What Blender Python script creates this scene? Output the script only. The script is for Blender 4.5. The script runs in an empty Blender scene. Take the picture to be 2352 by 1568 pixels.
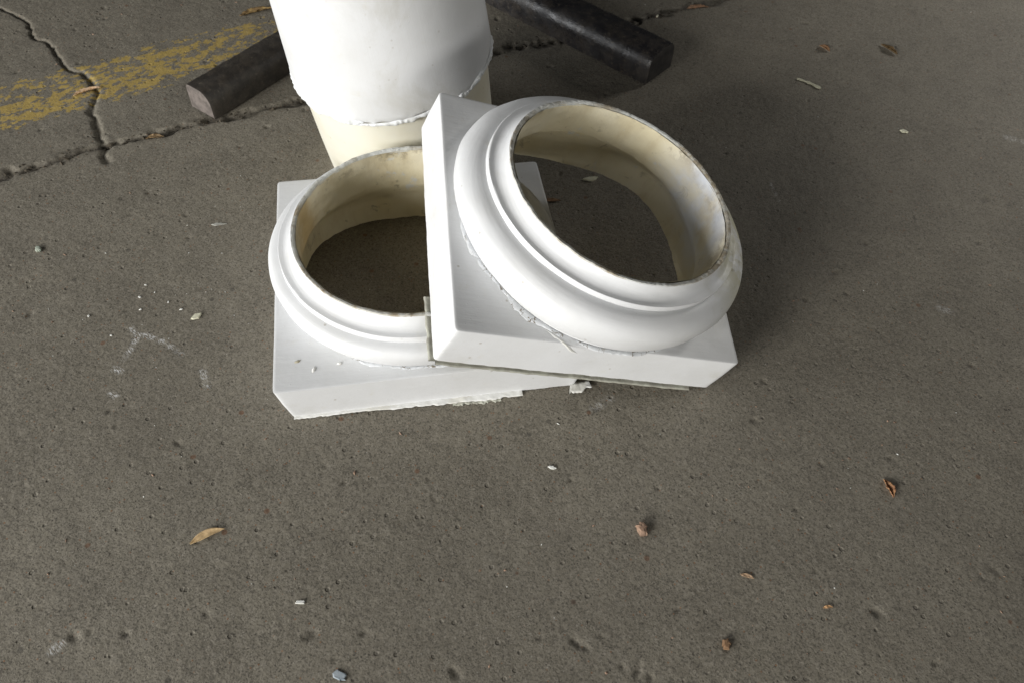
import bpy, math, random
import numpy as np
from mathutils import Vector, Matrix, Euler
PI = math.pi
S = bpy.context.scene
COL = S.collection
random.seed(7); RNG = np.random.default_rng(11)

# ------------------------------------------------------------------ camera
F_PX, PITCH, ROLL, CAM_H = 1830.4523, .6604, .0585, .8926      # focal length in pixels of a 2352 px wide picture
cam = bpy.data.cameras.new('camera'); cam_o = bpy.data.objects.new('camera', cam); COL.objects.link(cam_o)
CR = Matrix.Rotation(PITCH, 3, 'X') @ Matrix.Rotation(ROLL, 3, 'Z')
cam_o.matrix_world = Matrix.Translation((0, 0, CAM_H)) @ CR.to_4x4()
cam.sensor_width = 36; cam.lens = F_PX / 2352 * 36; cam.clip_start = .02; cam.clip_end = 500
cam.dof.use_dof = True; cam.dof.focus_distance = 1.02; cam.dof.aperture_fstop = 9.0
S.camera = cam_o

# ------------------------------------------------------------------ light: a wide low opening to the left, under a roof
w = bpy.data.worlds.new('World'); S.world = w; w.use_nodes = True
bg = w.node_tree.nodes['Background']; bg.inputs[0].default_value = (.82, .91, 1.0, 1); bg.inputs[1].default_value = .020
def area(name, loc, target, sx, sy, power, col):
    l = bpy.data.lights.new(name, 'AREA'); l.shape = 'RECTANGLE'; l.size = sx; l.size_y = sy; l.energy = power; l.color = col
    o = bpy.data.objects.new(name, l); COL.objects.link(o); o.location = loc
    o.rotation_euler = (Vector(target) - Vector(loc)).to_track_quat('-Z', 'Y').to_euler()
    return o
area('opening_light', (-4.5, -.35, 1.45), (0, .85, .1), 2.0, 1.7, 118, (.97, .985, 1.0))
area('front_opening_light', (-4.2, -4.2, 2.15), (0, .8, 0), 2.7, 2.1, 575, (1.0, .985, .95))
area('low_right_fill_light', (2.6, -4.2, .55), (.1, .9, .1), 2.2, .6, 62, (1.0, .985, .95))  # unseen low fill, added to brighten the column's right side
far = area('far_side_light', (2.8, 2.9, 1.2), (1.25, 1.6, 0), .7, .6, 4.0, (1.0, .98, .94)); far.data.spread = math.radians(50)
S.cycles.max_bounces = 12; S.cycles.diffuse_bounces = 8
S.view_settings.view_transform = 'Standard'; S.view_settings.look = 'None'
S.view_settings.exposure = 0; S.view_settings.gamma = 1; S.view_settings.use_curve_mapping = False
S.render.engine = 'CYCLES'

# ------------------------------------------------------------------ helpers
def at(u, v, z=0.0):
    """ground point that the photograph shows at (u, v) of a 2352 px wide picture"""
    d = CR @ Vector(((u - 1176) / F_PX, -(v - 784) / F_PX, -1)); t = (z - CAM_H) / d.z
    return Vector((0, 0, CAM_H)) + d * t
def tag(o, label=None, cat=None, group=None, kind=None):
    if label: o['label'] = label
    if cat: o['category'] = cat
    if group: o['group'] = group
    if kind: o['kind'] = kind
    return o
def empty(name, loc, rot=(0, 0, 0)):
    o = bpy.data.objects.new(name, None); COL.objects.link(o); o.location = loc; o.rotation_euler = rot
    o.empty_display_size = .05
    return o
def mk(name, V, Fc, mat, parent=None, smooth=True, auto=None):
    me = bpy.data.meshes.new(name); me.from_pydata([tuple(map(float, v)) for v in V], [], [tuple(map(int, f)) for f in Fc]); me.update()
    me.materials.append(mat)
    if smooth: me.polygons.foreach_set('use_smooth', [True] * len(me.polygons))
    if smooth and auto: me.set_sharp_from_angle(angle=math.radians(auto))
    o = bpy.data.objects.new(name, me); COL.objects.link(o)
    if parent: o.parent = parent
    return o
def loft(rings, closed_ring=True, closed_loft=False):
    """rings: list of (n,3) arrays -> verts, faces"""
    n = len(rings[0]); V = np.concatenate(rings); Fc = []
    m = len(rings); L = m if closed_loft else m - 1; K = n if closed_ring else n - 1
    for i in range(L):
        a, b = i * n, ((i + 1) % m) * n
        for j in range(K):
            k = (j + 1) % n; Fc.append((a + j, a + k, b + k, b + j))
    return V, Fc
def lattice(shape, seed): return np.random.default_rng(seed).random(shape)
def vnoise2(x, y, cell, seed, N=512):
    """smooth value noise on arrays, -1..1"""
    g = lattice((N, N), seed) * 2 - 1
    u = np.asarray(x) / cell; v = np.asarray(y) / cell
    i = np.floor(u).astype(int); j = np.floor(v).astype(int); fu = u - i; fv = v - j
    fu = fu * fu * (3 - 2 * fu); fv = fv * fv * (3 - 2 * fv)
    a = g[i % N, j % N]; b = g[(i + 1) % N, j % N]; c = g[i % N, (j + 1) % N]; d = g[(i + 1) % N, (j + 1) % N]
    return a * (1 - fu) * (1 - fv) + b * fu * (1 - fv) + c * (1 - fu) * fv + d * fu * fv
def seg_dist(X, Y, P):
    """distance to a polyline, and arc length of the nearest point"""
    best = np.full(X.shape, 1e9); arc = np.zeros(X.shape); s0 = 0
    for (ax, ay), (bx, by) in zip(P[:-1], P[1:]):
        dx, dy = bx - ax, by - ay; L2 = dx * dx + dy * dy; L = math.sqrt(L2)
        t = np.clip(((X - ax) * dx + (Y - ay) * dy) / L2, 0, 1)
        d = np.hypot(X - ax - t * dx, Y - ay - t * dy); m = d < best
        best = np.where(m, d, best); arc = np.where(m, s0 + t * L, arc); s0 += L
    return best, arc

# ------------------------------------------------------------------ node materials
class NT:
    def __init__(s, name):
        s.m = bpy.data.materials.new(name); s.m.use_nodes = True; s.t = s.m.node_tree; s.n = s.t.nodes; s.l = s.t.links
        s.b = s.n['Principled BSDF']; s.co = s.n.new('ShaderNodeTexCoord').outputs['Object']
    def link(s, a, b): s.l.new(a, b)
    def val(s, sock, x):
        if isinstance(x, (int, float)): sock.default_value = x
        elif isinstance(x, tuple): sock.default_value = x if len(x) == 4 or sock.type == 'VECTOR' else (*x, 1)
        else: s.l.new(x, sock)
    def noise(s, scale, detail=3, rough=.55, vec=None, dist=0):
        k = s.n.new('ShaderNodeTexNoise'); k.inputs['Scale'].default_value = scale; k.inputs['Detail'].default_value = detail
        k.inputs['Roughness'].default_value = rough; k.inputs['Distortion'].default_value = dist
        s.l.new(vec or s.co, k.inputs['Vector']); return k.outputs['Fac']
    def voro(s, scale, feature='F1', vec=None, out='Distance', rnd=1):
        k = s.n.new('ShaderNodeTexVoronoi'); k.feature = feature; k.inputs['Scale'].default_value = scale
        k.inputs['Randomness'].default_value = rnd
        s.l.new(vec or s.co, k.inputs['Vector']); return k.outputs[out]
    def ramp(s, fac, a, b, lo=0., hi=1.):
        k = s.n.new('ShaderNodeMapRange'); k.interpolation_type = 'SMOOTHSTEP'
        s.val(k.inputs[0], fac); k.inputs[1].default_value = a; k.inputs[2].default_value = b
        k.inputs[3].default_value = lo; k.inputs[4].default_value = hi; return k.outputs[0]
    def math(s, op, a, b=0., c=0.):
        k = s.n.new('ShaderNodeMath'); k.operation = op; s.val(k.inputs[0], a); s.val(k.inputs[1], b); s.val(k.inputs[2], c); return k.outputs[0]
    def vmath(s, op, a, b):
        k = s.n.new('ShaderNodeVectorMath'); k.operation = op; s.val(k.inputs[0], a); s.val(k.inputs[1], b)
        return k.outputs['Value'] if op in ('DISTANCE', 'DOT_PRODUCT', 'LENGTH') else k.outputs[0]
    def mix(s, fac, a, b, mode='MIX'):
        k = s.n.new('ShaderNodeMix'); k.data_type = 'RGBA'; k.blend_type = mode
        s.val(k.inputs[0], fac); s.val(k.inputs[6], a); s.val(k.inputs[7], b); return k.outputs[2]
    def sep(s, vec=None):
        k = s.n.new('ShaderNodeSeparateXYZ'); s.l.new(vec or s.co, k.inputs[0]); return k.outputs
    def comb(s, x, y, z):
        k = s.n.new('ShaderNodeCombineXYZ'); s.val(k.inputs[0], x); s.val(k.inputs[1], y); s.val(k.inputs[2], z); return k.outputs[0]
    def attr(s, name):
        k = s.n.new('ShaderNodeAttribute'); k.attribute_name = name; return k.outputs['Fac']
    def bump(s, h, strength=.5, dist=.001, prev=None):
        k = s.n.new('ShaderNodeBump'); k.inputs['Strength'].default_value = strength; k.inputs['Distance'].default_value = dist
        s.l.new(h, k.inputs['Height'])
        if prev: s.l.new(prev, k.inputs['Normal'])
        return k.outputs[0]
    def done(s, col, rough=.6, nrm=None, spec=.5, metal=0):
        s.val(s.b.inputs['Base Color'], col); s.val(s.b.inputs['Roughness'], rough); s.b.inputs['Specular IOR Level'].default_value = spec
        s.b.inputs['Metallic'].default_value = metal
        if nrm: s.l.new(nrm, s.b.inputs['Normal'])
        return s.m

def m_concrete():
    t = NT('concrete')
    big = t.noise(2.2, 4, .6); mid = t.noise(14, 5, .6); fine = t.noise(170, 5, .8); tiny = t.noise(420, 2, .6)
    c = t.mix(t.ramp(big, .3, .7), (.172, .154, .120), (.204, .184, .145))
    c = t.mix(t.ramp(mid, .35, .7, 0, .45), c, (.120, .106, .084))
    c = t.mix(t.ramp(fine, .46, .64, 0, .52), c, (.265, .240, .198))
    c = t.mix(t.ramp(tiny, .50, .38, 0, .6), c, (.062, .056, .046))
    v = t.voro(260, out='Distance'); vc = t.voro(260, out='Color'); vs = t.sep(vc)     # sand and aggregate grains
    dot = t.ramp(v, .34, .22)
    c = t.mix(t.math('MULTIPLY', dot, t.ramp(vs[0], .86, .9, 0, .8)), c, (.050, .044, .036))
    c = t.mix(t.math('MULTIPLY', dot, t.ramp(vs[1], .95, .96, 0, .8)), c, (.20, .105, .055))
    c = t.mix(t.math('MULTIPLY', dot, t.ramp(vs[2], .95, .97, 0, .6)), c, (.30, .28, .24))
    vb = t.voro(46, out='Distance'); vbs = t.sep(t.voro(46, out='Color'))
    db = t.ramp(vb, .2, .12)
    c = t.mix(t.math('MULTIPLY', db, t.ramp(vbs[0], .95, .96, 0, .7)), c, (.13, .065, .035))
    c = t.mix(t.math('MULTIPLY', db, t.ramp(vbs[1], .96, .97, 0, .6)), c, (.055, .05, .042))
    c = t.mix(t.ramp(t.noise(42, 5, .75), .54, .70, 0, .30), c, (.082, .072, .057))
    c = t.mix(t.ramp(t.noise(31, 4, .7, vec=t.vmath('ADD', t.co, (3., 5., 1.))), .58, .70, 0, .35), c, (.205, .188, .155))
    vp = t.voro(105); vps = t.sep(t.voro(105, out='Color')); pitm = t.math('MULTIPLY', t.ramp(vp, .34, .16), t.ramp(vps[1], .93, .95))
    c = t.mix(t.math('MULTIPLY', pitm, .3), c, (.055, .048, .038))
    # worn yellow line
    A, B = YA, YB_; dx, dy = B.x - A.x, B.y - A.y; L = math.hypot(dx, dy); nx, ny = -dy / L, dx / L
    x, y, z = t.sep()
    d = t.math('ADD', t.math('ADD', t.math('MULTIPLY', x, nx), t.math('MULTIPLY', y, ny)), -(A.x * nx + A.y * ny))
    s_ = t.math('ADD', t.math('ADD', t.math('MULTIPLY', x, dx / L), t.math('MULTIPLY', y, dy / L)), -(A.x * dx / L + A.y * dy / L))
    wv = t.comb(t.math('MULTIPLY', s_, .62), d, 0)
    wn = t.noise(50, 5, .7, vec=wv); wf = t.noise(150, 3, .7, vec=wv); wb = t.noise(9, 2, .5, vec=wv)
    edge = t.ramp(t.math('ABSOLUTE', t.math('ADD', d, t.math('MULTIPLY', t.math('SUBTRACT', wb, .5), .06))), .100, .045)
    fade = t.ramp(s_, .68, .44)
    th = t.math('ADD', t.math('MULTIPLY', edge, .27), t.math('MULTIPLY', t.math('SUBTRACT', wb, .5), .25))
    pm = t.ramp(t.math('ADD', t.math('ADD', wn, t.math('MULTIPLY', t.math('SUBTRACT', wf, .5), .45)), t.math('MULTIPLY', t.math('SUBTRACT', th, .275), 1.0)), .475, .53)
    pm = t.math('MULTIPLY', t.math('MULTIPLY', pm, t.ramp(edge, 0, .15)), fade)
    c = t.mix(t.math('MULTIPLY', pm, .82), c, (.40, .285, .075))
    # dirt packed in joint and cracks, white scuffs
    c = t.mix(t.math('MULTIPLY', t.attr('dirt'), t.ramp(fine, .3, .55, .5, 1)), c, (.040, .033, .025))
    c = t.mix(t.math('MULTIPLY', t.attr('stain'), .7), c, (.085, .076, .063))
    c = t.mix(t.math('MULTIPLY', t.attr('scuff'), t.ramp(t.noise(420, 2, .5, vec=t.comb(t.math('ADD',x,y), t.math('MULTIPLY',y,.6), 0)), .46, .58)), c, (.62, .62, .61))
    n1 = t.bump(t.noise(240, 4, .7), .65, .0014); n2 = t.bump(t.noise(80, 3, .6), .45, .002, n1)
    n3 = t.bump(t.math('SUBTRACT', 1., pitm), .8, .0016, n2)
    return t.done(c, .82, n3, .3)
def m_white(name='white_paint', algae=None, warm=0., brush='lathe', speck=.5):
    t = NT(name)
    x, y, z = t.sep()
    c = t.mix(t.ramp(t.noise(7, 4, .6), .35, .7), (.695, .702, .71), (.64, .643, .64))
    c = t.mix(t.ramp(t.noise(38, 5, .65), .60, .75, 0, .35), c, (.62, .60, .54))
    sm = t.noise(5, 6, .72, vec=t.vmath('ADD', t.co, (4., 2., 7.)), dist=1.2)
    c = t.mix(t.ramp(sm, .54, .72, 0, .42), c, (.50, .485, .43))
    c = t.mix(t.ramp(t.noise(85, 6, .8), .64, .72, 0, .5), c, (.42, .38, .30))
    v = t.voro(70); vs = t.sep(t.voro(70, out='Color'))
    c = t.mix(t.math('MULTIPLY', t.ramp(v, .16, .07), t.ramp(vs[0], .93, .94, 0, speck)), c, (.30, .26, .19))
    if algae:
        (ax, ay, az, r) = algae
        d = t.vmath('DISTANCE', t.co, (ax, ay, az)); g = t.ramp(d, r, r * .25)
        g = t.math('MULTIPLY', g, t.ramp(t.noise(24, 5, .7), .36, .56))
        c = t.mix(t.math('MULTIPLY', g, .85), c, (.46, .43, .26))
        c = t.mix(t.math('MULTIPLY', g, t.ramp(t.noise(60, 5, .7), .58, .66, 0, .7)), c, (.20, .16, .07))
    if brush == 'lathe':
        ang = t.math('ARCTAN2', x, t.math('MULTIPLY', y, -1)); r = t.vmath('LENGTH', t.comb(x, y, 0), (0, 0, 0))
        bv = t.comb(t.math('MULTIPLY', ang, 1.6), t.math('MULTIPLY', r, 190), t.math('MULTIPLY', z, 190))
    elif brush == 'long':
        ang = t.math('ARCTAN2', x, t.math('MULTIPLY', y, -1))
        bv = t.comb(t.math('MULTIPLY', ang, 38), t.math('MULTIPLY', z, 4.5), 0)
    else:
        bv = t.comb(t.math('MULTIPLY', x, 22), t.math('MULTIPLY', y, 170), t.math('MULTIPLY', z, 170))
    b1 = t.bump(t.noise(1.0, 3, .6, vec=bv), .15 if brush == 'long' else .35, .0009)
    b2 = t.bump(t.noise(60, 3, .6), .22, .0014, b1)
    b3 = t.bump(t.ramp(t.voro(120), .12, .02), .3, .0006, b2)
    return t.done(c, t.ramp(t.noise(30, 3), .3, .7, .42, .58), b3, .4)
def m_cream(name, stain=.6, over=None, ocol=(.70, .74, .82)):
    t = NT(name)
    x, y, z = t.sep()
    c = t.mix(t.ramp(t.noise(9, 4, .6), .35, .65), (.78, .73, .58), (.71, .64, .45))
    st = t.math('MULTIPLY', t.ramp(t.noise(12, 5, .7, vec=t.comb(x, y, t.math('MULTIPLY', z, .35))), .48, .70), stain)
    c = t.mix(t.math('MULTIPLY', st, .7), c, (.44, .34, .18))
    c = t.mix(t.ramp(t.noise(34, 6, .75, dist=.6), .58, .68, 0, stain * .75), c, (.20, .17, .11))
    c = t.mix(t.ramp(t.noise(20, 4, .7), .62, .70, 0, .8), c, (.66, .66, .63))
    c = t.mix(t.math('MULTIPLY', t.ramp(z, .112, .140), t.ramp(t.noise(26, 6, .75), .47, .58, 0, .75)), c, (.34, .29, .20))
    if over:    # tinted patch on one side of the wall
        g = t.math('MULTIPLY', t.ramp(t.vmath('DISTANCE', t.co, over[:3]), over[3], over[3] * .35), t.ramp(t.noise(14, 4, .6), .36, .58, .2, 1))
        c = t.mix(t.math('MULTIPLY', g, .9), c, ocol)
    b = t.bump(t.noise(48, 5, .7), .5, .002)
    return t.done(c, .5, b, .35)
def m_edge():
    t = NT('cut_fibreglass_edge')
    c = t.mix(t.ramp(t.noise(55, 4, .7), .42, .58), (.52, .51, .46), (.34, .29, .21))
    c = t.mix(t.ramp(t.noise(9, 3, .6), .44, .60), c, (.62, .63, .60))
    return t.done(c, .75, t.bump(t.noise(300, 4, .7), .8, .002), .3)
def m_caulk():
    t = NT('cracked_paint')
    wv = t.vmath('ADD', t.co, t.vmath('MULTIPLY', t.comb(t.noise(90), t.noise(70), 0), (.03, .03, 0)))
    cr = t.math('MULTIPLY', t.ramp(t.voro(48, 'DISTANCE_TO_EDGE', vec=wv), .030, .008), t.ramp(t.noise(22), .38, .48))
    c = t.mix(cr, (.72, .735, .75), (.20, .17, .13))
    c = t.mix(t.ramp(t.noise(45, 4, .7), .58, .68, 0, .7), c, (.42, .37, .28))
    return t.done(c, .6, t.bump(t.noise(130, 4, .7), .7, .0015), .35)
def m_lip():
    t = NT('grey_green_fibreglass')
    c = t.mix(t.ramp(t.noise(50, 4), .4, .6), (.46, .46, .39), (.33, .32, .27))
    return t.done(c, .7, t.bump(t.noise(120, 4), .5, .0015), .3)
def m_bar(name, a, b, rough):
    t = NT(name)
    c = t.mix(t.ramp(t.noise(40, 5, .7), .4, .62), a, b)
    c = t.mix(t.ramp(t.noise(160, 3, .6), .62, .7, 0, .6), c, (.10, .085, .065))
    r = t.ramp(t.noise(24, 4, .7), .35, .65, rough - .1, rough + .15)
    return t.done(c, r, t.bump(t.noise(150, 4, .7), .6, .0015), .5)
def m_plain(name, a, b, sc=60, rough=.7, bump=.4, spec=.3):
    t = NT(name)
    return t.done(t.mix(t.ramp(t.noise(sc, 4, .6), .38, .62), a, b), rough, t.bump(t.noise(sc * 3, 3), bump, .001), spec)

# ------------------------------------------------------------------ ground
JOINT = [(-260, 468), (-120, 432), (0, 402), (60, 388), (115, 371), (180, 350), (250, 331), (330, 314), (420, 291), (500, 271), (560, 259), (640, 242), (700, 231),
         (1135, 121), (1204, 102), (1268, 98), (1330, 76), (1395, 56), (1458, 48), (1554, 21), (1633, 3), (1800, -45), (2000, -105)]
CRACK = [(-60, -10), (0, 16), (32, 35), (67, 57), (75, 84), (98, 92), (122, 105), (133, 133), (149, 156), (181, 164), (203, 181), (225, 198), (216, 222),
         (210, 251), (222, 279), (225, 318), (238, 340), (244, 368)]
PJ = [tuple(at(*p)[:2]) for p in JOINT]; PC = [tuple(at(*p)[:2]) for p in CRACK]
YA, YB_ = at(0, 244), at(500, 112)
def dense(lo, hi, step, far):
    mid = np.arange(lo, hi, step); g = []; s = step
    x = hi
    while x < far: s *= 1.35; x += s; g.append(x)
    l = []; s = step; x = lo
    while x > -far: s *= 1.35; x -= s; l.append(x)
    return np.concatenate([l[::-1], mid, g])
gx = dense(-1.30, 1.30, .0026, 60); gy = dense(.12, 1.92, .0026, 60)
X, Y = np.meshgrid(gx, gy, indexing='xy')
near = (X > -1.4) & (X < 1.4) & (Y > 0) & (Y < 2.1)
Z = np.zeros_like(X) - .0012
Z += vnoise2(X, Y, .23, 1) * .0008 + vnoise2(X, Y, .06, 2) * .0004 + vnoise2(X, Y, .021, 3) * .00022 + np.where(near, vnoise2(X, Y, .0075, 4) * .00018, 0)
WX = X + vnoise2(X, Y, .018, 5) * .0045 + vnoise2(X, Y, .007, 6) * .002; WY = Y + vnoise2(X, Y, .018, 7) * .0045 + vnoise2(X, Y, .007, 8) * .002
dj, aj = seg_dist(WX, WY, PJ); dc, ac = seg_dist(WX, WY, PC)
wj = .0055 * (1 + .9 * vnoise2(aj, aj * 0, .03, 9)) + .002
wj = np.where((X > -.15) , wj * 1.25, wj)
gj = np.exp(-(dj / np.maximum(wj, .002)) ** 4)
wc = .0022 + .0045 * np.clip(ac / ac.max(), 0, 1) ** 2 * (1 + .4 * vnoise2(ac, ac * 0, .02, 10))
gc = np.exp(-(dc / wc) ** 3) * (ac > 0)
Z -= gj * .006 * (1 + .5 * vnoise2(X, Y, .012, 12)) + gc * .0042
Z -= np.exp(-(dc / .010) ** 2) * .0006
dirt = np.clip(gj * (.75 + .5 * vnoise2(X, Y, .01, 13)), 0, 1) * .85 + gc * .05
dirt = np.clip(np.maximum(dirt, np.exp(-(dj / .014) ** 2) * np.clip(.25 + .7 * vnoise2(X, Y, .009, 14), 0, 1)), 0, 1)
stain = np.clip(vnoise2(X, Y, .35, 15) - .25, 0, 1) * .6
scuff = np.zeros_like(X)
def window(x, y, r):
    i0, i1 = np.searchsorted(gx, [x - r, x + r]); j0, j1 = np.searchsorted(gy, [y - r, y + r]); return slice(j0, j1), slice(i0, i1)
def pit(x, y, r, depth, asp=1., ang=0., dark=.5):
    w_ = window(x, y, r * 3.2 * max(asp, 1)); dx = X[w_] - x; dy = Y[w_] - y; c, s = math.cos(ang), math.sin(ang)
    u = (dx * c + dy * s) / asp; v = -dx * s + dy * c
    q = np.hypot(u, v) / r + .35 * vnoise2(X[w_], Y[w_], r * .8, 20)
    k = np.exp(-np.clip(q, 0, 9) ** 4); Z[w_] -= k * depth; dirt[w_] = np.maximum(dirt[w_], k * dark)
for u, v, r, dp, asp, a in [(340, 440, 9, 2.5, 1.8, 1.9), (300, 492, 8, 1.6, 2, .8), (1325, 1475, 9, 4, 3.2, -.55), (1350, 1488, 7, 3, 1.8, -.3), (1465, 1540, 8, 4, 2.8, 1.2),
                            (1045, 1545, 9, 4, 2.4, -.8), (2018, 1405, 12, 4, 1.6, -.5), (1830, 1168, 6, 3.5, 1.3, 0), (1312, 1100, 5, 2.5, 1.5, .5), (1510, 1120, 7, 2.5, 1.7, -.8),
                            (1625, 1085, 6, 2, 2.2, .9), (985, 1098, 5, 2.5, 1.6, -.6), (740, 1085, 5, 2, 1.2, 0), (205, 1450, 7, 3, 1.5, 1.1), (1380, 1460, 5, 3, 1.2, 0),
                            (1430, 1530, 5, 3.5, 1.8, 1.), (1670, 1490, 5, 3, 1.2, 1.4), (1888, 1065, 6, 2.5, 2.4, -.9), (2045, 1050, 6, 3, 1.5, 0), (1240, 1465, 6, 2.5, 1.6, -.3),
                            (250, 940, 8, 3, 1.4, .9), (265, 975, 7, 2.5, 1.2, .2), (1720, 880, 4, 1.5, 1, 0), (380, 1140, 6, 2.5, 1.2, 0), (2290, 1310, 10, 2, 2, -.7), (1375, 935, 9, 2, 2., .3)]:
    p = at(u, v); pit(p.x, p.y, r * .00042, dp * .0006, asp * .9, a, .25)
for k in range(520):
    x, y = RNG.uniform(-1.2, 1.2), RNG.uniform(.15, 1.85); r = RNG.gamma(1.8, .0007) + .0009
    pit(x, y, min(r, .006), min(r * .6, .0022), RNG.uniform(1, 1.9), RNG.uniform(0, PI), RNG.uniform(.05, .35))
def scuffline(pts, wid, amt):
    P = [tuple(at(*p)[:2]) for p in pts]; m = np.array(P).mean(0); w_ = window(m[0], m[1], .12)
    d, a = seg_dist(X[w_], Y[w_], P)
    scuff[w_] = np.maximum(scuff[w_], np.clip(1 - d / wid, 0, 1) ** .5 * amt * (.65 + .35 * np.sign(vnoise2(a, a * 0, .009, 31))))
scuffline([(318, 768), (300, 800), (284, 822)], .0052, 1.0); scuffline([(300, 752), (308, 764)], .004, .8)
scuffline([(332, 768), (372, 782), (418, 812)], .0045, 1.0); scuffline([(262, 845), (276, 850)], .005, 1.); scuffline([(464, 850), (476, 884)], .0055, .7)
scuffline([(252, 902), (266, 907)], .004, .9); scuffline([(118, 1492), (138, 1478)], .006, .7); scuffline([(2160, 708), (2185, 716)], .007, .5); scuffline([(2315, 315), (2350, 325)], .009, .5)
scuffline([(1365, 935), (1400, 915)], .008, .35); scuffline([(1770, 420), (1790, 460)], .003, .5)
V = np.stack([X, Y, Z], -1).reshape(-1, 3).astype(np.float32); ny_, nx_ = X.shape
idx = np.arange(ny_ * nx_, dtype=np.int32).reshape(ny_, nx_)
Q = np.stack([idx[:-1, :-1], idx[:-1, 1:], idx[1:, 1:], idx[1:, :-1]], -1).reshape(-1, 4)
me = bpy.data.meshes.new('ground'); me.vertices.add(len(V)); me.vertices.foreach_set('co', V.ravel())
me.loops.add(Q.size); me.loops.foreach_set('vertex_index', Q.ravel()); me.polygons.add(len(Q))
me.polygons.foreach_set('loop_start', np.arange(0, Q.size, 4, dtype=np.int32)); me.polygons.foreach_set('loop_total', np.full(len(Q), 4, np.int32))
me.polygons.foreach_set('use_smooth', np.ones(len(Q), bool)); me.update(); me.validate()
for nm, arr in (('dirt', dirt), ('stain', stain), ('scuff', scuff)):
    a = me.attributes.new(nm, 'FLOAT', 'POINT'); a.data.foreach_set('value', arr.ravel().astype(np.float32))
me.materials.append(m_concrete())
ground = bpy.data.objects.new('ground', me); COL.objects.link(ground); tag(ground, kind='structure')
def gz(x, y):
    i = min(max(int(np.searchsorted(gx, x)), 0), nx_ - 1); j = min(max(int(np.searchsorted(gy, y)), 0), ny_ - 1); return float(Z[j, i])

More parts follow.
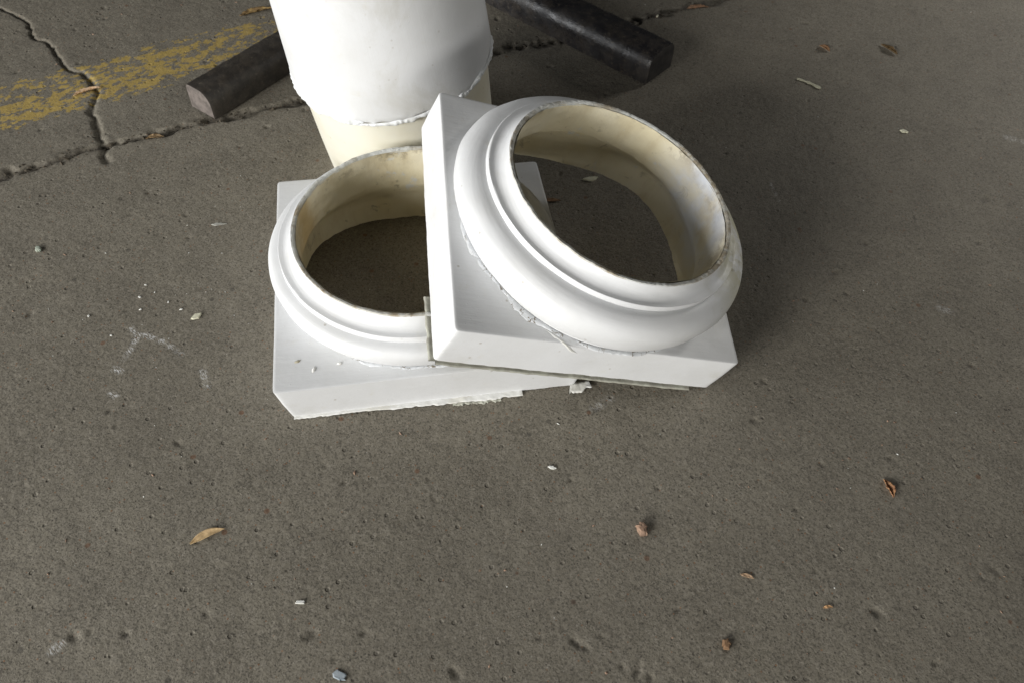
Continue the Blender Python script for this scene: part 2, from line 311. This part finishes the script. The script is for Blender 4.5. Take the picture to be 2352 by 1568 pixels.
# ------------------------------------------------------------------ column bases
EDGE = m_edge(); CAULK = m_caulk(); LIP = m_lip(); FLAKE = m_plain('loose_white_paint', (.74, .74, .72), (.66, .65, .60), 40)
def column_base(loc, rot, Sx, Sy, h, d, Rr, zr, Rt, zt, cx, cy, mats, seed, caulks, kx=0, ky=0):
    root = empty('column_base', loc, rot); N = 720
    th = np.arange(N) / N * 2 * PI + 1e-4; c, s = np.cos(th), np.sin(th)
    def sq(ax, ay, p=90):
        k = (np.abs(c / ax) ** p + np.abs(s / ay) ** p) ** (-1 / p); return k * c, k * s
    def circ(r): return cx + r * c, cy + r * s
    def nz(cell, sd, z=0): return vnoise2(c * .2 + 3 + z, s * .2 + 3 + z * .7, cell, seed * 100 + sd)
    def R(xy, z):
        z = z + 0 * c; k = np.clip((z - h) / (zt - h), 0, 1)      # the round part sits slightly askew on its plinth
        return np.stack([xy[0], xy[1], z + k * (kx * (xy[0] - cx) + ky * (xy[1] - cy))], -1)
    A, C = Sx / 2, Sy / 2; wob = nz(.05, 1) * .0006
    def sqr(k, z, e=0., p=90):      # k: 0 bottom .. 1 top of the draft
        q = sq(A - d * (1 - k) - e, C - d * (1 - k) - e, p); return R((q[0] + wob * c, q[1] + wob * s), z)
    jag = .0005 * nz(.004, 2) + .0009 * nz(.013, 3)
    # plinth
    rings = [sqr(0, .0005 + jag, .004), sqr(0, .0003 + jag), sqr(.1, h * .1), sqr(.5, h * .5, -.0004), sqr(.96, h - .0016), sqr(1, h - .0005, .0003), sqr(1, h, .0014), sqr(1, h, .004)]
    q = sq(A - .004, C - .004); rin = Rt - .024; q2 = circ(rin)
    for k in np.linspace(.25, 1, 4):
        rings.append(R((q[0] * (1 - k) + q2[0] * k, q[1] * (1 - k) + q2[1] * k), h + .0004 * nz(.03, 4, k)))
    mk('plinth', *loft(rings), mats['plinth'], root, auto=50)
    # torus moulding
    ru, zu = Rr + .0175, zr - .0275          # underside of the fillet
    top = (ru, zu); prof = [(rin - .002, h - .002), (Rt - .0135, h + .0005)]
    hb = zt - h; bt = zu - zt
    for a in np.linspace(-70, 0, 9)[0:]: prof.append((Rt - .022 + .022 * math.cos(math.radians(a)), zt + hb * math.sin(math.radians(a)) * .98))
    wt = Rt - ru
    for a in np.linspace(8, 90, 14): prof.append((ru + wt * math.cos(math.radians(a)) ** .85, zt + bt * math.sin(math.radians(a))))
    rings = [R(circ(r + .0005 * nz(.04, 5, z * 3)), z + .0003 * nz(.05, 6)) for r, z in prof]
    mk('torus_moulding', *loft(rings), mats['torus'], root, auto=60)
    # collar: fillet, cove and neck up to the rim
    prof = [(ru - .001, zu - .0012), (ru + .0018, zu - .0002), (ru + .0022, zu + .0004), (ru + .0020, zu + .0080), (ru + .0014, zu + .0088), (ru - .0004, zu + .0090), (ru - .0035, zu + .0088)]
    z0, r0 = zu + .0088, ru - .0035
    for k in np.linspace(.12, 1, 8): prof.append((Rr + (r0 - Rr) * (1 - math.sin(k * PI / 2)) , z0 + (zr - .0012 - z0) * (1 - math.cos(k * PI / 2)) ** .9))
    ej = .0005 * nz(.006, 7) + .0010 * nz(.03, 8)
    rings = [R(circ(r + .0004 * nz(.03, 9, z * 4)), z + (ej if i == len(prof) - 1 else 0)) for i, (r, z) in enumerate(prof)]
    mk('collar', *loft(rings), mats['torus'], root, auto=45)
    # raw cut rim
    er = .0003 * nz(.006, 10) + .0006 * nz(.02, 11)
    rings = [R(circ(Rr + .0002), zr - .0022 + ej), R(circ(Rr - .0003 + er * .5), zr + ej), R(circ(Rr - .0025), zr + .0006 * nz(.004, 12) + ej), R(circ(Rr - .0040 + er), zr + ej - .0004), R(circ(Rr - .0062 + er * .5), zr - .004)]
    mk('cut_rim', *loft(rings), EDGE, root, auto=60)
    # bare inside wall, opening out to the hollow square of the plinth
    rings = []; ri = Rr - .0062
    for k in np.linspace(0, 1, 10):
        z = zr - .0022 + (h + .012 - zr) * k; rings.append(R(circ(ri + .0012 * nz(.05, 13, k) + .0009 * nz(.02, 14, k * 2) + .003 * k), z))
    a0 = A - d - .013; b0 = C - d - .013; qs = sq(a0, b0, 2.9); qc = circ(ri + .003)
    for k in np.linspace(.1, 1, 9):
        e = k * k * (3 - 2 * k); z = h + .012 - (h * .62) * k
        rings.append(R((qc[0] * (1 - e) + qs[0] * e + .001 * nz(.03, 15, k) * c, qc[1] * (1 - e) + qs[1] * e + .001 * nz(.03, 16, k) * s), z))
    for z in (h * .2, .0008): rings.append(R((qs[0] + .0012 * nz(.03, 17, z * 9) * c, qs[1] + .0012 * nz(.03, 18, z * 9) * s), z + (jag if z < .01 else 0)))
    rings.append(sqr(0, .0006 + jag, .003))
    V_, F_ = loft(rings); mk('inside_wall', V_, [f[::-1] for f in F_], mats['inner'], root, auto=60)
    # cracked filler where the moulding meets the plinth
    for a0_, a1_, rad, hi in caulks:
        M = int((a1_ - a0_) * 2.2); aa = np.radians(np.linspace(a0_, a1_, M)); sec = 9; rr = []
        tap = np.clip(np.minimum(np.arange(M), np.arange(M)[::-1]) / 7., 0, 1) ** .6
        n1 = vnoise2(aa * .17, aa * 0, .006, seed * 7 + 1); n2 = vnoise2(aa * .17, aa * 0, .017, seed * 7 + 2); n3 = vnoise2(aa * .17, aa * 0 + 1, .0035, seed * 7 + 3)
        wd = (rad * (1 + .7 * n2 + .25 * n1)) * tap + .0004; hh = (hi * .5 * (1 + .6 * n2 + .3 * n3)) * tap + .0002
        for j in range(sec):
            f = j / (sec - 1) * PI
            r_ = Rt - .0135 + wd * (1 - np.cos(f)) + .0006 * vnoise2(aa * .17, aa * 0 + j, .004, seed + 40); z_ = h - .0006 + np.sin(f) * hh * (1 + .3 * vnoise2(aa * .17, aa * 0 + j, .005, seed + 50))
            rr.append(np.stack([cx + r_ * np.cos(aa), cy + r_ * np.sin(aa), z_], -1))
        V_, F_ = loft(rr, closed_ring=False); mk('cracked_filler', V_, [f[::-1] for f in F_], CAULK, root)
    return root
def ragged_strip(name, P, Q_, mat, parent, thick, seed, rag=.003, z0=.0, curl=0., n=90):
    """thin torn sheet between line P (attached) and line Q (free, ragged)"""
    P, Q_ = np.array(P, float), np.array(Q_, float); t = np.linspace(0, 1, n)[:, None]
    def pl(A_):
        s = np.linspace(0, 1, len(A_)); return np.stack([np.interp(t[:, 0], s, A_[:, k]) for k in range(A_.shape[1])], -1)
    a, b = pl(P), pl(Q_); rg = np.random.default_rng(seed)
    saw = vnoise2(t[:, 0] * n, t[:, 0] * 0, 2.2, seed) * .7 + vnoise2(t[:, 0] * n, t[:, 0] * 0, 7, seed + 1) * .7
    dr = (b - a) / (np.linalg.norm(b - a, axis=1)[:, None] + 1e-9); b = b + dr * (rag * saw)[:, None]
    m = 5; rows = []
    for k in range(m):
        f = k / (m - 1); p = a * (1 - f) + b * f; z = z0 + curl * f * f + .0006 * vnoise2(t[:, 0] * n, t[:, 0] * 0 + k, 4, seed + 2)
        rows.append(np.concatenate([p[:, :2], (p[:, 2:3] if p.shape[1] > 2 else 0) + z[:, None]], 1))
    top_ = rows; bot_ = [r - [0, 0, thick] for r in rows[::-1]]
    V_, F_ = loft(top_ + bot_, closed_ring=False, closed_loft=True)
    return mk(name, V_, [f[::-1] for f in F_], mat, parent)

MW = dict(plinth=m_white('white_paint_plinth', brush='flat'), torus=m_white('white_paint_moulding', brush='lathe'), inner=m_cream('yellowed_fibreglass', .75, (-.16, .03, .10, .10), (.47, .35, .17)))
B1 = dict(loc=(-.1335, .7664, 0), rot=(0, 0, .2092), Sx=.400, Sy=.3898, h=.0734, d=.0111, Rr=.1599, zr=.1448, Rt=.1961, zt=.1040, cx=-.0071, cy=.0049)
base1 = column_base(mats=MW, seed=3, caulks=[(232, 292, .0020, .0014)], **B1)
tag(base1, 'white square column base with round moulding lying flat on the concrete, under the tilted one', 'column base', 'hollow white column bases')
A1, C1 = .2 - .0111, .1949 - .0111
# torn paint along the foot of the front side
ragged_strip('torn_paint', [(-A1 + .002, -C1 + .002, .0015), (.115, -C1 + .002, .0015)], [(-A1 + .002, -C1 - .004, .001), (-.10, -C1 - .004, .001), (.02, -C1 - .008, .001), (.115, -C1 - .009, .001)], FLAKE, base1, .0009, 5, .0016, .0005, n=170)
ragged_strip('torn_paint', [(.182, -C1 + .001, .002), (.208, -C1 + .002, .002)], [(.178, -C1 - .013, .001), (.210, -C1 - .012, .001)], FLAKE, base1, .001, 9, .0035, .0012, .0015, n=26)
ragged_strip('bare_edge', [(.02, -C1 - .003, .0), (.085, -C1 - .003, .0)], [(.02, -C1 - .0105, -.0003), (.085, -C1 - .012, -.0003)], LIP, base1, .0006, 14, .0022, .0002, n=80)

for k, (x, y, L_, a_) in enumerate([(-.170, -.150, .009, .4), (-.150, -.165, .010, 1.2), (-.118, -.160, .008, .2)]):
    t_ = np.linspace(0, 2 * PI, 12, endpoint=False); rg = np.random.default_rng(k); rr = []
    for q_, z_ in ((1, -.0003), (.8, .0008), (.4, .0014)): r_ = q_ * rg.uniform(.7, 1.2, 12); rr.append(np.stack([np.cos(t_) * r_ * L_ / 2, np.sin(t_) * r_ * L_ / 4, 0 * t_ + z_], -1))
    V_, F_ = loft(rr); F_.append(tuple(range(24, 36))); o = mk('paint_lump', V_, F_, FLAKE if k else m_plain('tan_scab', (.46, .43, .33), (.35, .31, .22)), base1); o.location = (x, y, .0734); o.rotation_euler = (0, 0, a_)

M2 = dict(plinth=m_white('stained_white_plinth', algae=(.17, .05, .07, .17), brush='flat'), torus=m_white('stained_white_moulding', algae=(.19, -.03, .10, .16), brush='lathe'),
          inner=m_cream('yellowed_fibreglass_inside', .6, (.155, .03, .10, .12)))
B2 = dict(loc=(0.065, 0.7689, 0.1001), rot=(0.1986, 0.3461, 0.2143), Sx=0.3922, Sy=0.355, h=0.0709, d=-0.002, Rr=0.1517, zr=0.1485, Rt=0.2015, zt=0.0939, cx=0.0107, cy=0.0101, kx=0.0278, ky=-0.1087)
base2 = column_base(mats=M2, seed=8, caulks=[(163, 208, .0026, .0020), (206, 250, .0034, .0020), (252, 318, .0018, .0014)], **B2)
tag(base2, 'white square column base tilted up onto the flat one, with stained cream inside', 'column base', 'hollow white column bases')
A2, C2 = B2['Sx'] / 2 - B2['d'], B2['Sy'] / 2 - B2['d']
ragged_strip('fibreglass_lip', [(-A2 + .004, -C2 + .006, -.0035), (A2 - .03, -C2 + .006, -.0035)], [(-A2 + .004, -C2 - .0025, -.0045), (A2 - .03, -C2 - .004, -.0045)], LIP, base2, .0015, 21, .0006, 0, n=120)
ragged_strip('fibreglass_lip', [(-A2 + .006, -C2 + .002, -.0035), (-A2 + .006, -C2 + .088, -.0035)], [(-A2 - .004, -C2 + .002, -.0045), (-A2 - .006, -C2 + .088, -.0045)], LIP, base2, .002, 23, .0008, 0, n=50)
def paint_ridge(parent, x0, y0, ang, L, wd, seed):
    n = 18; t = np.linspace(0, 1, n); cx_, sx_ = math.cos(ang), math.sin(ang); rr = []
    tap = np.sin(np.clip(t, .02, .98) * PI) ** .5
    for j in range(7):
        f = j / 6 * PI; o_ = -np.cos(f) * wd * tap * (1 + .5 * vnoise2(t * n, t * 0, 2, seed)); z_ = .0702 + np.sin(f) * wd * .6 * tap
        px = x0 + t * L * cx_ - o_ * sx_; py = y0 + t * L * sx_ + o_ * cx_ + .0015 * vnoise2(t * n, t * 0, 5, seed + 1); rr.append(np.stack([px, py, z_], -1))
    V_, F_ = loft(rr, closed_ring=False); mk('paint_drip', V_, [f[::-1] for f in F_], FLAKE, parent)
paint_ridge(base2, -.085, -.160, -.60, .050, .0022, 61)

# ------------------------------------------------------------------ column standing behind
def column():
    ax, ay = -.0943, -.1241
    root = empty('column', (-.1911, 1.1099, 0)); a = Vector((math.tan(ax), math.tan(ay), 1)).normalized()
    xx = Vector((0, 1, 0)).cross(a).normalized(); yy = a.cross(xx)
    root.rotation_euler = Matrix((xx, yy, a)).transposed().to_euler()
    N = 480; th = np.arange(N) / N * 2 * PI; c, s = np.cos(th), np.sin(th); s1 = .2009
    def nz(cell, sd, z=0): return vnoise2(c * .16 + 3 + z, s * .16 + 3 + z * .7, cell, 900 + sd)
    def R(r, z): return np.stack([r * c, r * s, z + 0 * c], -1)
    edge = .0022 * nz(.03, 1) + .0016 * nz(.009, 2)
    sl = (.1312 - .1535) / (.6 - s1)
    rings = [R(.1470, s1 + .006), R(.1490 + .0006 * nz(.01, 3), s1 + .001 + edge), R(.1518 + .001 * nz(.008, 4), s1 - .0004 + edge), R(.1535 + .0012 * nz(.012, 5), s1 + .0025 + edge)]
    for z in (.008, .02, .05, .12, .25, .40): rings.append(R(.1537 + sl * z + .0004 * nz(.08, 6, z), s1 + z))
    for z in (.8, 1.3, 1.9): rings.append(R(.1537 + sl * .40 - (z - .4) * .008, s1 + z))
    mk('shaft', *loft(rings), m_white('white_paint_shaft', brush='long', speck=.25), root, auto=60)
    rings = [R(.120, .012), R(.133, .001), R(.1375, .0025), R(.1412, .012), R(.1420, .03)]
    for z in (.08, .14, .19, .212): rings.append(R(.1417 + .02 * z + .0006 * nz(.06, 7, z), z))
    mk('neck', *loft(rings), m_neck(), root, auto=60)
    # lifted cracked paint along the foot of the shaft
    for a0, a1, w_, off in ((160, 262, .0050, 0), (178, 240, .0040, .007), (232, 325, .0034, .004), (296, 372, .0036, .001)):
        M = int((a1 - a0) * 2.4); aa = np.radians(np.linspace(a0, a1, M)); rr = []
        tap = np.clip(np.minimum(np.arange(M), np.arange(M)[::-1]) / 9., 0, 1) ** .7
        e_ = np.interp(aa % (2 * PI), th, edge, period=2 * PI)
        n1 = vnoise2(aa * .16, aa * 0, .012, 71 + a0); n2 = vnoise2(aa * .16, aa * 0, .004, 72 + a0)
        for j in range(8):
            f = j / 7 * PI; r_ = .1532 + np.sin(f) * .0024 * tap * (1 + .6 * n1 + .4 * n2); z_ = s1 + .001 - off + e_ + np.cos(f) * w_ * tap * (1 + .5 * n1)
            rr.append(np.stack([r_ * np.cos(aa), r_ * np.sin(aa), z_], -1))
        V_, F_ = loft(rr, closed_ring=False); mk('lifted_paint', V_, F_, PALE, root)
    return root
def m_neck():
    t = NT('cream_neck')
    c = t.mix(t.ramp(t.noise(6, 4, .6), .35, .65), (.70, .68, .59), (.67, .63, .50))
    c = t.mix(t.ramp(t.noise(40, 4, .7), .6, .7, 0, .4), c, (.45, .38, .25))
    return t.done(c, .5, t.bump(t.noise(30, 4), .3, .0015), .4)
PALE = m_plain('pale_lifted_paint', (.76, .78, .80), (.68, .69, .68), 70, .6, .6)
tag(column(), 'large white round column shaft with cream neck, standing upright behind the two bases', 'column')

# ------------------------------------------------------------------ dark steel bars on the floor
def bar(p0, p1, wdt, hgt, rad_l, rad_r, mat, capm, label, end='flat', rough=.0007, zoff=0.):
    d = Vector((p1[0] - p0[0], p1[1] - p0[1], 0)); L = d.length; ang = math.atan2(d.y, d.x)
    root = empty('metal_bar', (p0[0], p0[1], zoff), (0, 0, ang))
    sec = []
    def arc(cx_, cz_, r, a0, a1, n=7):
        for a in np.linspace(a0, a1, n): sec.append((cx_ + r * math.cos(a), cz_ + r * math.sin(a)))
    h2 = wdt / 2
    sec.append((h2, .001)); arc(h2 - rad_r, hgt - rad_r, rad_r, 0, PI / 2); arc(-h2 + rad_l, hgt - rad_l, rad_l, PI / 2, PI); sec.append((-h2, .001))
    sec = np.array(sec); ctr = sec.mean(0)
    xs = [0, .002, .006] + list(np.linspace(.02, L, 60)); rings = []
    for i, x in enumerate(xs):
        k = (.955, .985, 1)[i] if i < 3 else 1
        q = ctr + (sec - ctr) * k; q[:, 1] = np.maximum(q[:, 1], .0006)
        nn = vnoise2(np.arange(len(sec)) * .01 + x, np.full(len(sec), x), .02, 301) * rough
        rings.append(np.stack([np.full(len(sec), x) , q[:, 0] + nn, q[:, 1] + nn * (q[:, 1] > .01)], -1))
    V_, F_ = loft(rings); mk('bar_body', V_, [f for f in F_], mat, root, auto=50)
    # end cap as a slightly uneven disc
    r0 = rings[0].copy(); r0[:, 0] += .0002; c3 = r0.mean(0); cr = [r0]
    for k in (.8, .5, .2): q = c3 + (r0 - c3) * k; q[:, 0] -= .0008 + .0006 * vnoise2(q[:, 1] + 1, q[:, 2] + 1, .01, 302); cr.append(q)
    V_, F_ = loft(cr); V_ = np.vstack([V_, [c3 - [.001, 0, 0]]]); n = len(r0); b = len(cr) * n - n
    F_ += [(b + j, b + (j + 1) % n, len(V_) - 1) for j in range(n)]
    mk('cut_end', V_, F_, capm, root)
    tag(root, label, 'metal bar', 'dark bars lying behind the column')
    return root
STEEL = m_bar('dark_brown_steel', (.028, .024, .020), (.050, .042, .033), .55)
BLACK = m_bar('worn_black_steel', (.016, .015, .016), (.036, .031, .027), .36)
CAP1 = m_plain('pale_bar_end', (.17, .145, .13), (.105, .09, .08), 70, .7)  # end face lighter than the bar's sides
CAP2 = m_plain('black_end', (.016, .015, .015), (.03, .027, .025), 60, .5)
a_, b_ = at(468, 262), at(702, 118)
dl = (b_ - a_).normalized()
bar((a_.x, a_.y), (a_.x + dl.x * .62, a_.y + dl.y * .62), .062, .052, .028, .012, STEEL, CAP1, 'dark brown bar left of the column with a pale end, by the yellow line')
c_, d_ = at(1512, 176), at(1180, 8)
dr_ = (d_ - c_).normalized()
bar((c_.x, c_.y), (c_.x + dr_.x * .95, c_.y + dr_.y * .95), .085, .060, .022, .030, BLACK, CAP2, 'black shiny rounded bar right of the column, its dark end in shadow')

# ------------------------------------------------------------------ leaves, seeds and chips
def leaf(u, v, L, wd, ang, curl, a, b, label, cat='leaf', name='dry_leaf', seed=0, twist=.4, lift=.0015, tooth=.0):
    p = at(u, v); root_z = gz(p.x, p.y); n, m = 22, 7; t = np.linspace(0, 1, n); rows = []
    for j in range(m):
        f = j / (m - 1) * 2 - 1; wl = wd / 2 * np.sin(np.clip(t, .015, .985) * PI) ** .75 * (1 - .25 * t)
        x = (t - .5) * L; y = f * wl + .08 * L * np.sin(t * PI * .9) + tooth * vnoise2(t * n, t * 0 + j, 1.3, seed) * abs(f)
        z = lift + curl * (f * f) * (wl / (wd / 2)) + .10 * L * twist * (t - .4) ** 2 + .0006 * vnoise2(t * n, t * 0 + j, 3, seed + 2)
        rows.append(np.stack([x, y, z], -1))
    bt_ = [r - [0, 0, .0005] for r in rows[::-1]]
    V_, F_ = loft(rows + bt_, closed_ring=False, closed_loft=True)
    o = mk(name, V_, [f_[::-1] for f_ in F_], m_plain(name + '_colour', a, b, 90, .6), None)
    o.location = (p.x, p.y, root_z); o.rotation_euler = (0, 0, ang)
    return tag(o, label, cat)
T1_, T2_ = (.50, .36, .19), (.34, .22, .10)
leaf(477, 1231, .041, .012, .52, .003, T1_, (.56, .40, .22), 'long tan leaf lying alone on the concrete, front left of the bases', seed=1)
leaf(1716, 1323, .016, .0055, -.30, .001, (.48, .33, .21), (.38, .24, .14), 'tiny pale brown leaf flake below the brown pebble and the tilted base', seed=2)
leaf(200, 212, .050, .012, .62, .004, (.42, .25, .11), (.62, .45, .30), 'curled brown leaf caught in the crack across the yellow line', seed=3, tooth=.002)
leaf(590, 30, .070, .017, .50, .006, (.36, .25, .10), (.20, .13, .06), 'curled dry leaf touching the left side of the column at the top', seed=4, tooth=.003, twist=1)
leaf(1603, 17, .050, .013, .22, .003, (.42, .23, .13), (.24, .15, .09), 'reddish leaf lying in the dark floor joint behind the black bar', seed=5, tooth=.002)
leaf(1893, 113, .026, .014, -.9, .005, (.46, .27, .15), (.30, .17, .09), 'small cupped tan leaf in the shade, upper right, left of the dark curled leaf', seed=6)
leaf(2041, 116, .044, .013, -1.0, .006, (.13, .085, .04), (.20, .13, .06), 'dark brown curled leaf in the upper right of the floor', seed=7, tooth=.002, twist=.9)
leaf(2040, 1121, .026, .011, -1.35, .005, (.40, .22, .11), (.30, .15, .08), 'orange brown seed husk on the open concrete at the right', 'seed husk', 'seed_husk', seed=8, tooth=.002)
leaf(1268, 462, .028, .009, .05, .001, (.22, .13, .07), (.15, .09, .05), 'dim brown leaf seen through the tilted ring, near the flat base corner', seed=9)
leaf(1902, 1394, .012, .004, .1, .001, (.5, .3, .15), (.4, .22, .1), 'tiny reddish leaf scrap near the lower right of the floor', seed=10)
leaf(356, 318, .030, .010, .2, .004, (.30, .20, .10), (.16, .11, .06), 'crumpled brown leaf scrap in the floor joint right of the crack', seed=12, tooth=.003)

def lump(u, v, L, wd, hgt, ang, mat, name, label, cat, group=None, seed=0, flat=.5, z=None):
    """small broken stone or paint chip: an uneven faceted body"""
    p = at(u, v); rg = np.random.default_rng(seed + 500); n = 14; th = np.sort(rg.uniform(0, 2 * PI, n) * .25 + np.arange(n) / n * 2 * PI)
    rad = 1 + rg.uniform(-.3, .22, n); rings = []
    for k, (s_, z_) in enumerate(((.82, 0), (1.0, .25), (.93, .72), (.6 if flat < .7 else .85, .97))):
        r = rad * (s_ + rg.uniform(-.05, .05, n)); rings.append(np.stack([np.cos(th) * r * L / 2, np.sin(th) * r * wd / 2, (z_ + rg.uniform(-.08, .08, n) * (k > 0)) * hgt], -1))
    V_, F_ = loft(rings); V_ = np.vstack([V_, [[0, 0, hgt]]]); b = 3 * n
    F_ += [(b + j, b + (j + 1) % n, len(V_) - 1) for j in range(n)]
    o = mk(name, V_, F_, mat, None, smooth=False); o.location = (p.x, p.y, gz(p.x, p.y) if z is None else z); o.rotation_euler = (0, 0, ang)
    return tag(o, label, cat, group)
BROWN = m_plain('brown_stone', (.30, .20, .14), (.21, .14, .10), 120, .85)
CHIP = m_plain('paint_chip', (.74, .74, .71), (.60, .60, .55), 120, .6); CREAMC = m_plain('cream_chip', (.58, .57, .44), (.50, .48, .36), 120, .6)
BLUEC = m_plain('bluish_chip', (.33, .37, .40), (.25, .29, .32), 120, .6); GREENC = m_plain('greenish_chip', (.42, .48, .40), (.33, .35, .29), 120, .7)
lump(1475, 1217, .019, .013, .009, -1.0, BROWN, 'pebble', 'brown pebble on open concrete in front of the tilted base', 'pebble', seed=1)
lump(1668, 1478, .014, .009, .005, 1.4, m_plain('rust_stone', (.22, .13, .07), (.16, .1, .06)), 'pebble', 'small rusty brown pebble near the bottom edge, right of the middle', 'pebble', seed=2)
lump(780, 1551, .017, .011, .002, -.3, BLUEC, 'paint_chip', 'bluish grey chip at the bottom edge of the picture', 'chip', seed=3, flat=1)
lump(88, 573, .012, .009, .004, -.9, GREENC, 'paint_chip', 'pale greenish chip alone on the floor at the far left', 'chip', seed=4)
lump(450, 727, .016, .010, .0025, .8, CREAMC, 'paint_chip', 'flat cream paint chip left of the flat base', 'chip', seed=5, flat=1)
lump(1358, 412, .028, .010, .003, .2, CREAMC, 'paint_chip', 'dim cream chip seen inside the tilted ring', 'chip', seed=6, flat=1)
lump(2077, 302, .014, .009, .003, -.4, CREAMC, 'paint_chip', 'small cream chip in the upper right, below the dark curled leaf', 'chip', seed=7, flat=1)
lump(1268, 1072, .0105, .0045, .002, -.1, CHIP, 'paint_chip', 'small oblong white chip in front of the two bases', 'chip', seed=8, flat=1)
lump(690, 1382, .0105, .005, .002, .1, CHIP, 'paint_chip', 'white chip at the lower left, between the tan leaf and the bottom edge', 'chip', seed=9, flat=1)
lump(500, 515, .026, .007, .0015, .15, m_plain('grey_chip', (.34, .34, .31), (.26, .25, .22), 90), 'paint_chip', 'long thin pale grey chip just left of the flat base', 'chip', seed=10, flat=1)
G = 'tiny white crumbs left of the flat base'
for k, (u, v, s_) in enumerate([(334, 654, 5), (355, 671, 4), (320, 682, 7), (322, 710, 6), (203, 725, 6), (415, 710, 6.5), (386, 693, 5), (255, 770, 5)]):
    lump(u, v, s_ * .0007, s_ * .0005, .0014, k * 1.3, CHIP, 'paint_crumb', 'one of the tiny white paint crumbs scattered left of the flat base', 'crumb', G, seed=20 + k)
lump(1497, 103, .010, .004, .002, 1.2, CREAMC, 'paint_chip', 'tiny pale chip lying on top of the black bar', 'chip', seed=40, flat=1, z=.0605)
# pale twig-like strip at the upper right
p = at(1857, 193)
def strip(pts, wd, mat, label, cat, name):
    P = np.array([tuple(at(*q)[:2]) for q in pts]); n = 26; t = np.linspace(0, 1, n); s_ = np.linspace(0, 1, len(P))
    cxy = np.stack([np.interp(t, s_, P[:, 0]), np.interp(t, s_, P[:, 1])], -1); dd = np.gradient(cxy, axis=0); dd /= np.linalg.norm(dd, axis=1)[:, None]; nn = np.stack([-dd[:, 1], dd[:, 0]], -1)
    o0 = cxy[n // 2].copy(); z0 = gz(*o0); rows = []
    for j in range(8):
        f = j / 8 * 2 * PI; w_ = wd / 2 * (1 + .5 * vnoise2(t * n, t * 0, 3, 91)) * np.clip(np.minimum(t, 1 - t) * 14 + .3, 0, 1)
        q = cxy - o0 + nn * (np.cos(f) * w_)[:, None]; rows.append(np.concatenate([q, (.0016 + math.sin(f) * .0014 + 0 * t)[:, None]], 1))
    V_, F_ = loft(rows, closed_ring=False, closed_loft=True); o = mk(name, V_, [f_[::-1] for f_ in F_], mat, None); o.location = (o0[0], o0[1], z0); tag(o, label, cat)
strip([(1830, 182), (1843, 186), (1862, 193), (1885, 205)], .0068, CREAMC, 'long cream coloured splinter on the shaded floor, upper right', 'splinter', 'splinter')

# loose grit: uncountable crumbs, fragments packed in the joint
def scatter(name, pts, sizes, mat, label):
    V_, F_ = [], []; rg = np.random.default_rng(len(pts))
    base = np.array([(1, 0, 0), (0, 1, 0), (-1, 0, 0), (0, -1, 0), (0, 0, 1), (0, 0, -.4)], float); fc = [(0, 1, 4), (1, 2, 4), (2, 3, 4), (3, 0, 4), (1, 0, 5), (2, 1, 5), (3, 2, 5), (0, 3, 5)]
    for i, ((x, y), s_) in enumerate(zip(pts, sizes)):
        a = rg.uniform(0, 2 * PI); q = base * [s_ * rg.uniform(.6, 1.8), s_ * rg.uniform(.4, 1), s_ * rg.uniform(.3, .8)]; q += rg.uniform(-.2, .2, q.shape) * s_
        c, s = math.cos(a), math.sin(a); q = np.stack([q[:, 0] * c - q[:, 1] * s + x, q[:, 0] * s + q[:, 1] * c + y, q[:, 2] + gz(x, y) + s_ * .2], -1)
        V_ += q.tolist(); F_ += [tuple(6 * i + k for k in f) for f in fc]
    o = mk(name, V_, F_, mat, None, smooth=False); return tag(o, label, name.replace('_', ' '), kind='stuff')
pts = [(RNG.uniform(-1.1, 1.1), RNG.uniform(.18, 1.8)) for _ in range(260)] + [(RNG.normal(-.45, .12), RNG.normal(.72, .10)) for _ in range(60)]
scatter('pale_grit', pts, RNG.gamma(1.6, .00022, len(pts)) + .0003, CHIP, 'fine pale specks of paint and sand scattered over the concrete')
pts = [(RNG.uniform(-1.1, 1.1), RNG.uniform(.18, 1.8)) for _ in range(420)]
scatter('brown_grit', pts, RNG.gamma(2, .00035, len(pts)) + .0005, BROWN, 'fine brown specks of stone scattered over the concrete')
J = np.array(PJ); L_ = np.concatenate([[0], np.cumsum(np.linalg.norm(np.diff(J, axis=0), axis=1))]); pts = []
for k in range(520):
    s_ = RNG.uniform(0, L_[-1]); x = np.interp(s_, L_, J[:, 0]) + RNG.normal(0, .0065); y = np.interp(s_, L_, J[:, 1]) + RNG.normal(0, .0065); pts.append((x, y))
scatter('joint_dirt', pts[:1050], RNG.gamma(2, .0008, 1050) + .0008, m_plain('joint_soil', (.085, .070, .050), (.05, .042, .03), 200, .9), 'dark crumbly soil packed along the floor joint')
scatter('joint_debris', pts[1050:], RNG.gamma(2, .0009, 450) + .0009, m_plain('joint_debris_colour', (.26, .20, .12), (.16, .12, .075), 200, .9), 'brown leaf and wood fragments along the floor joint')
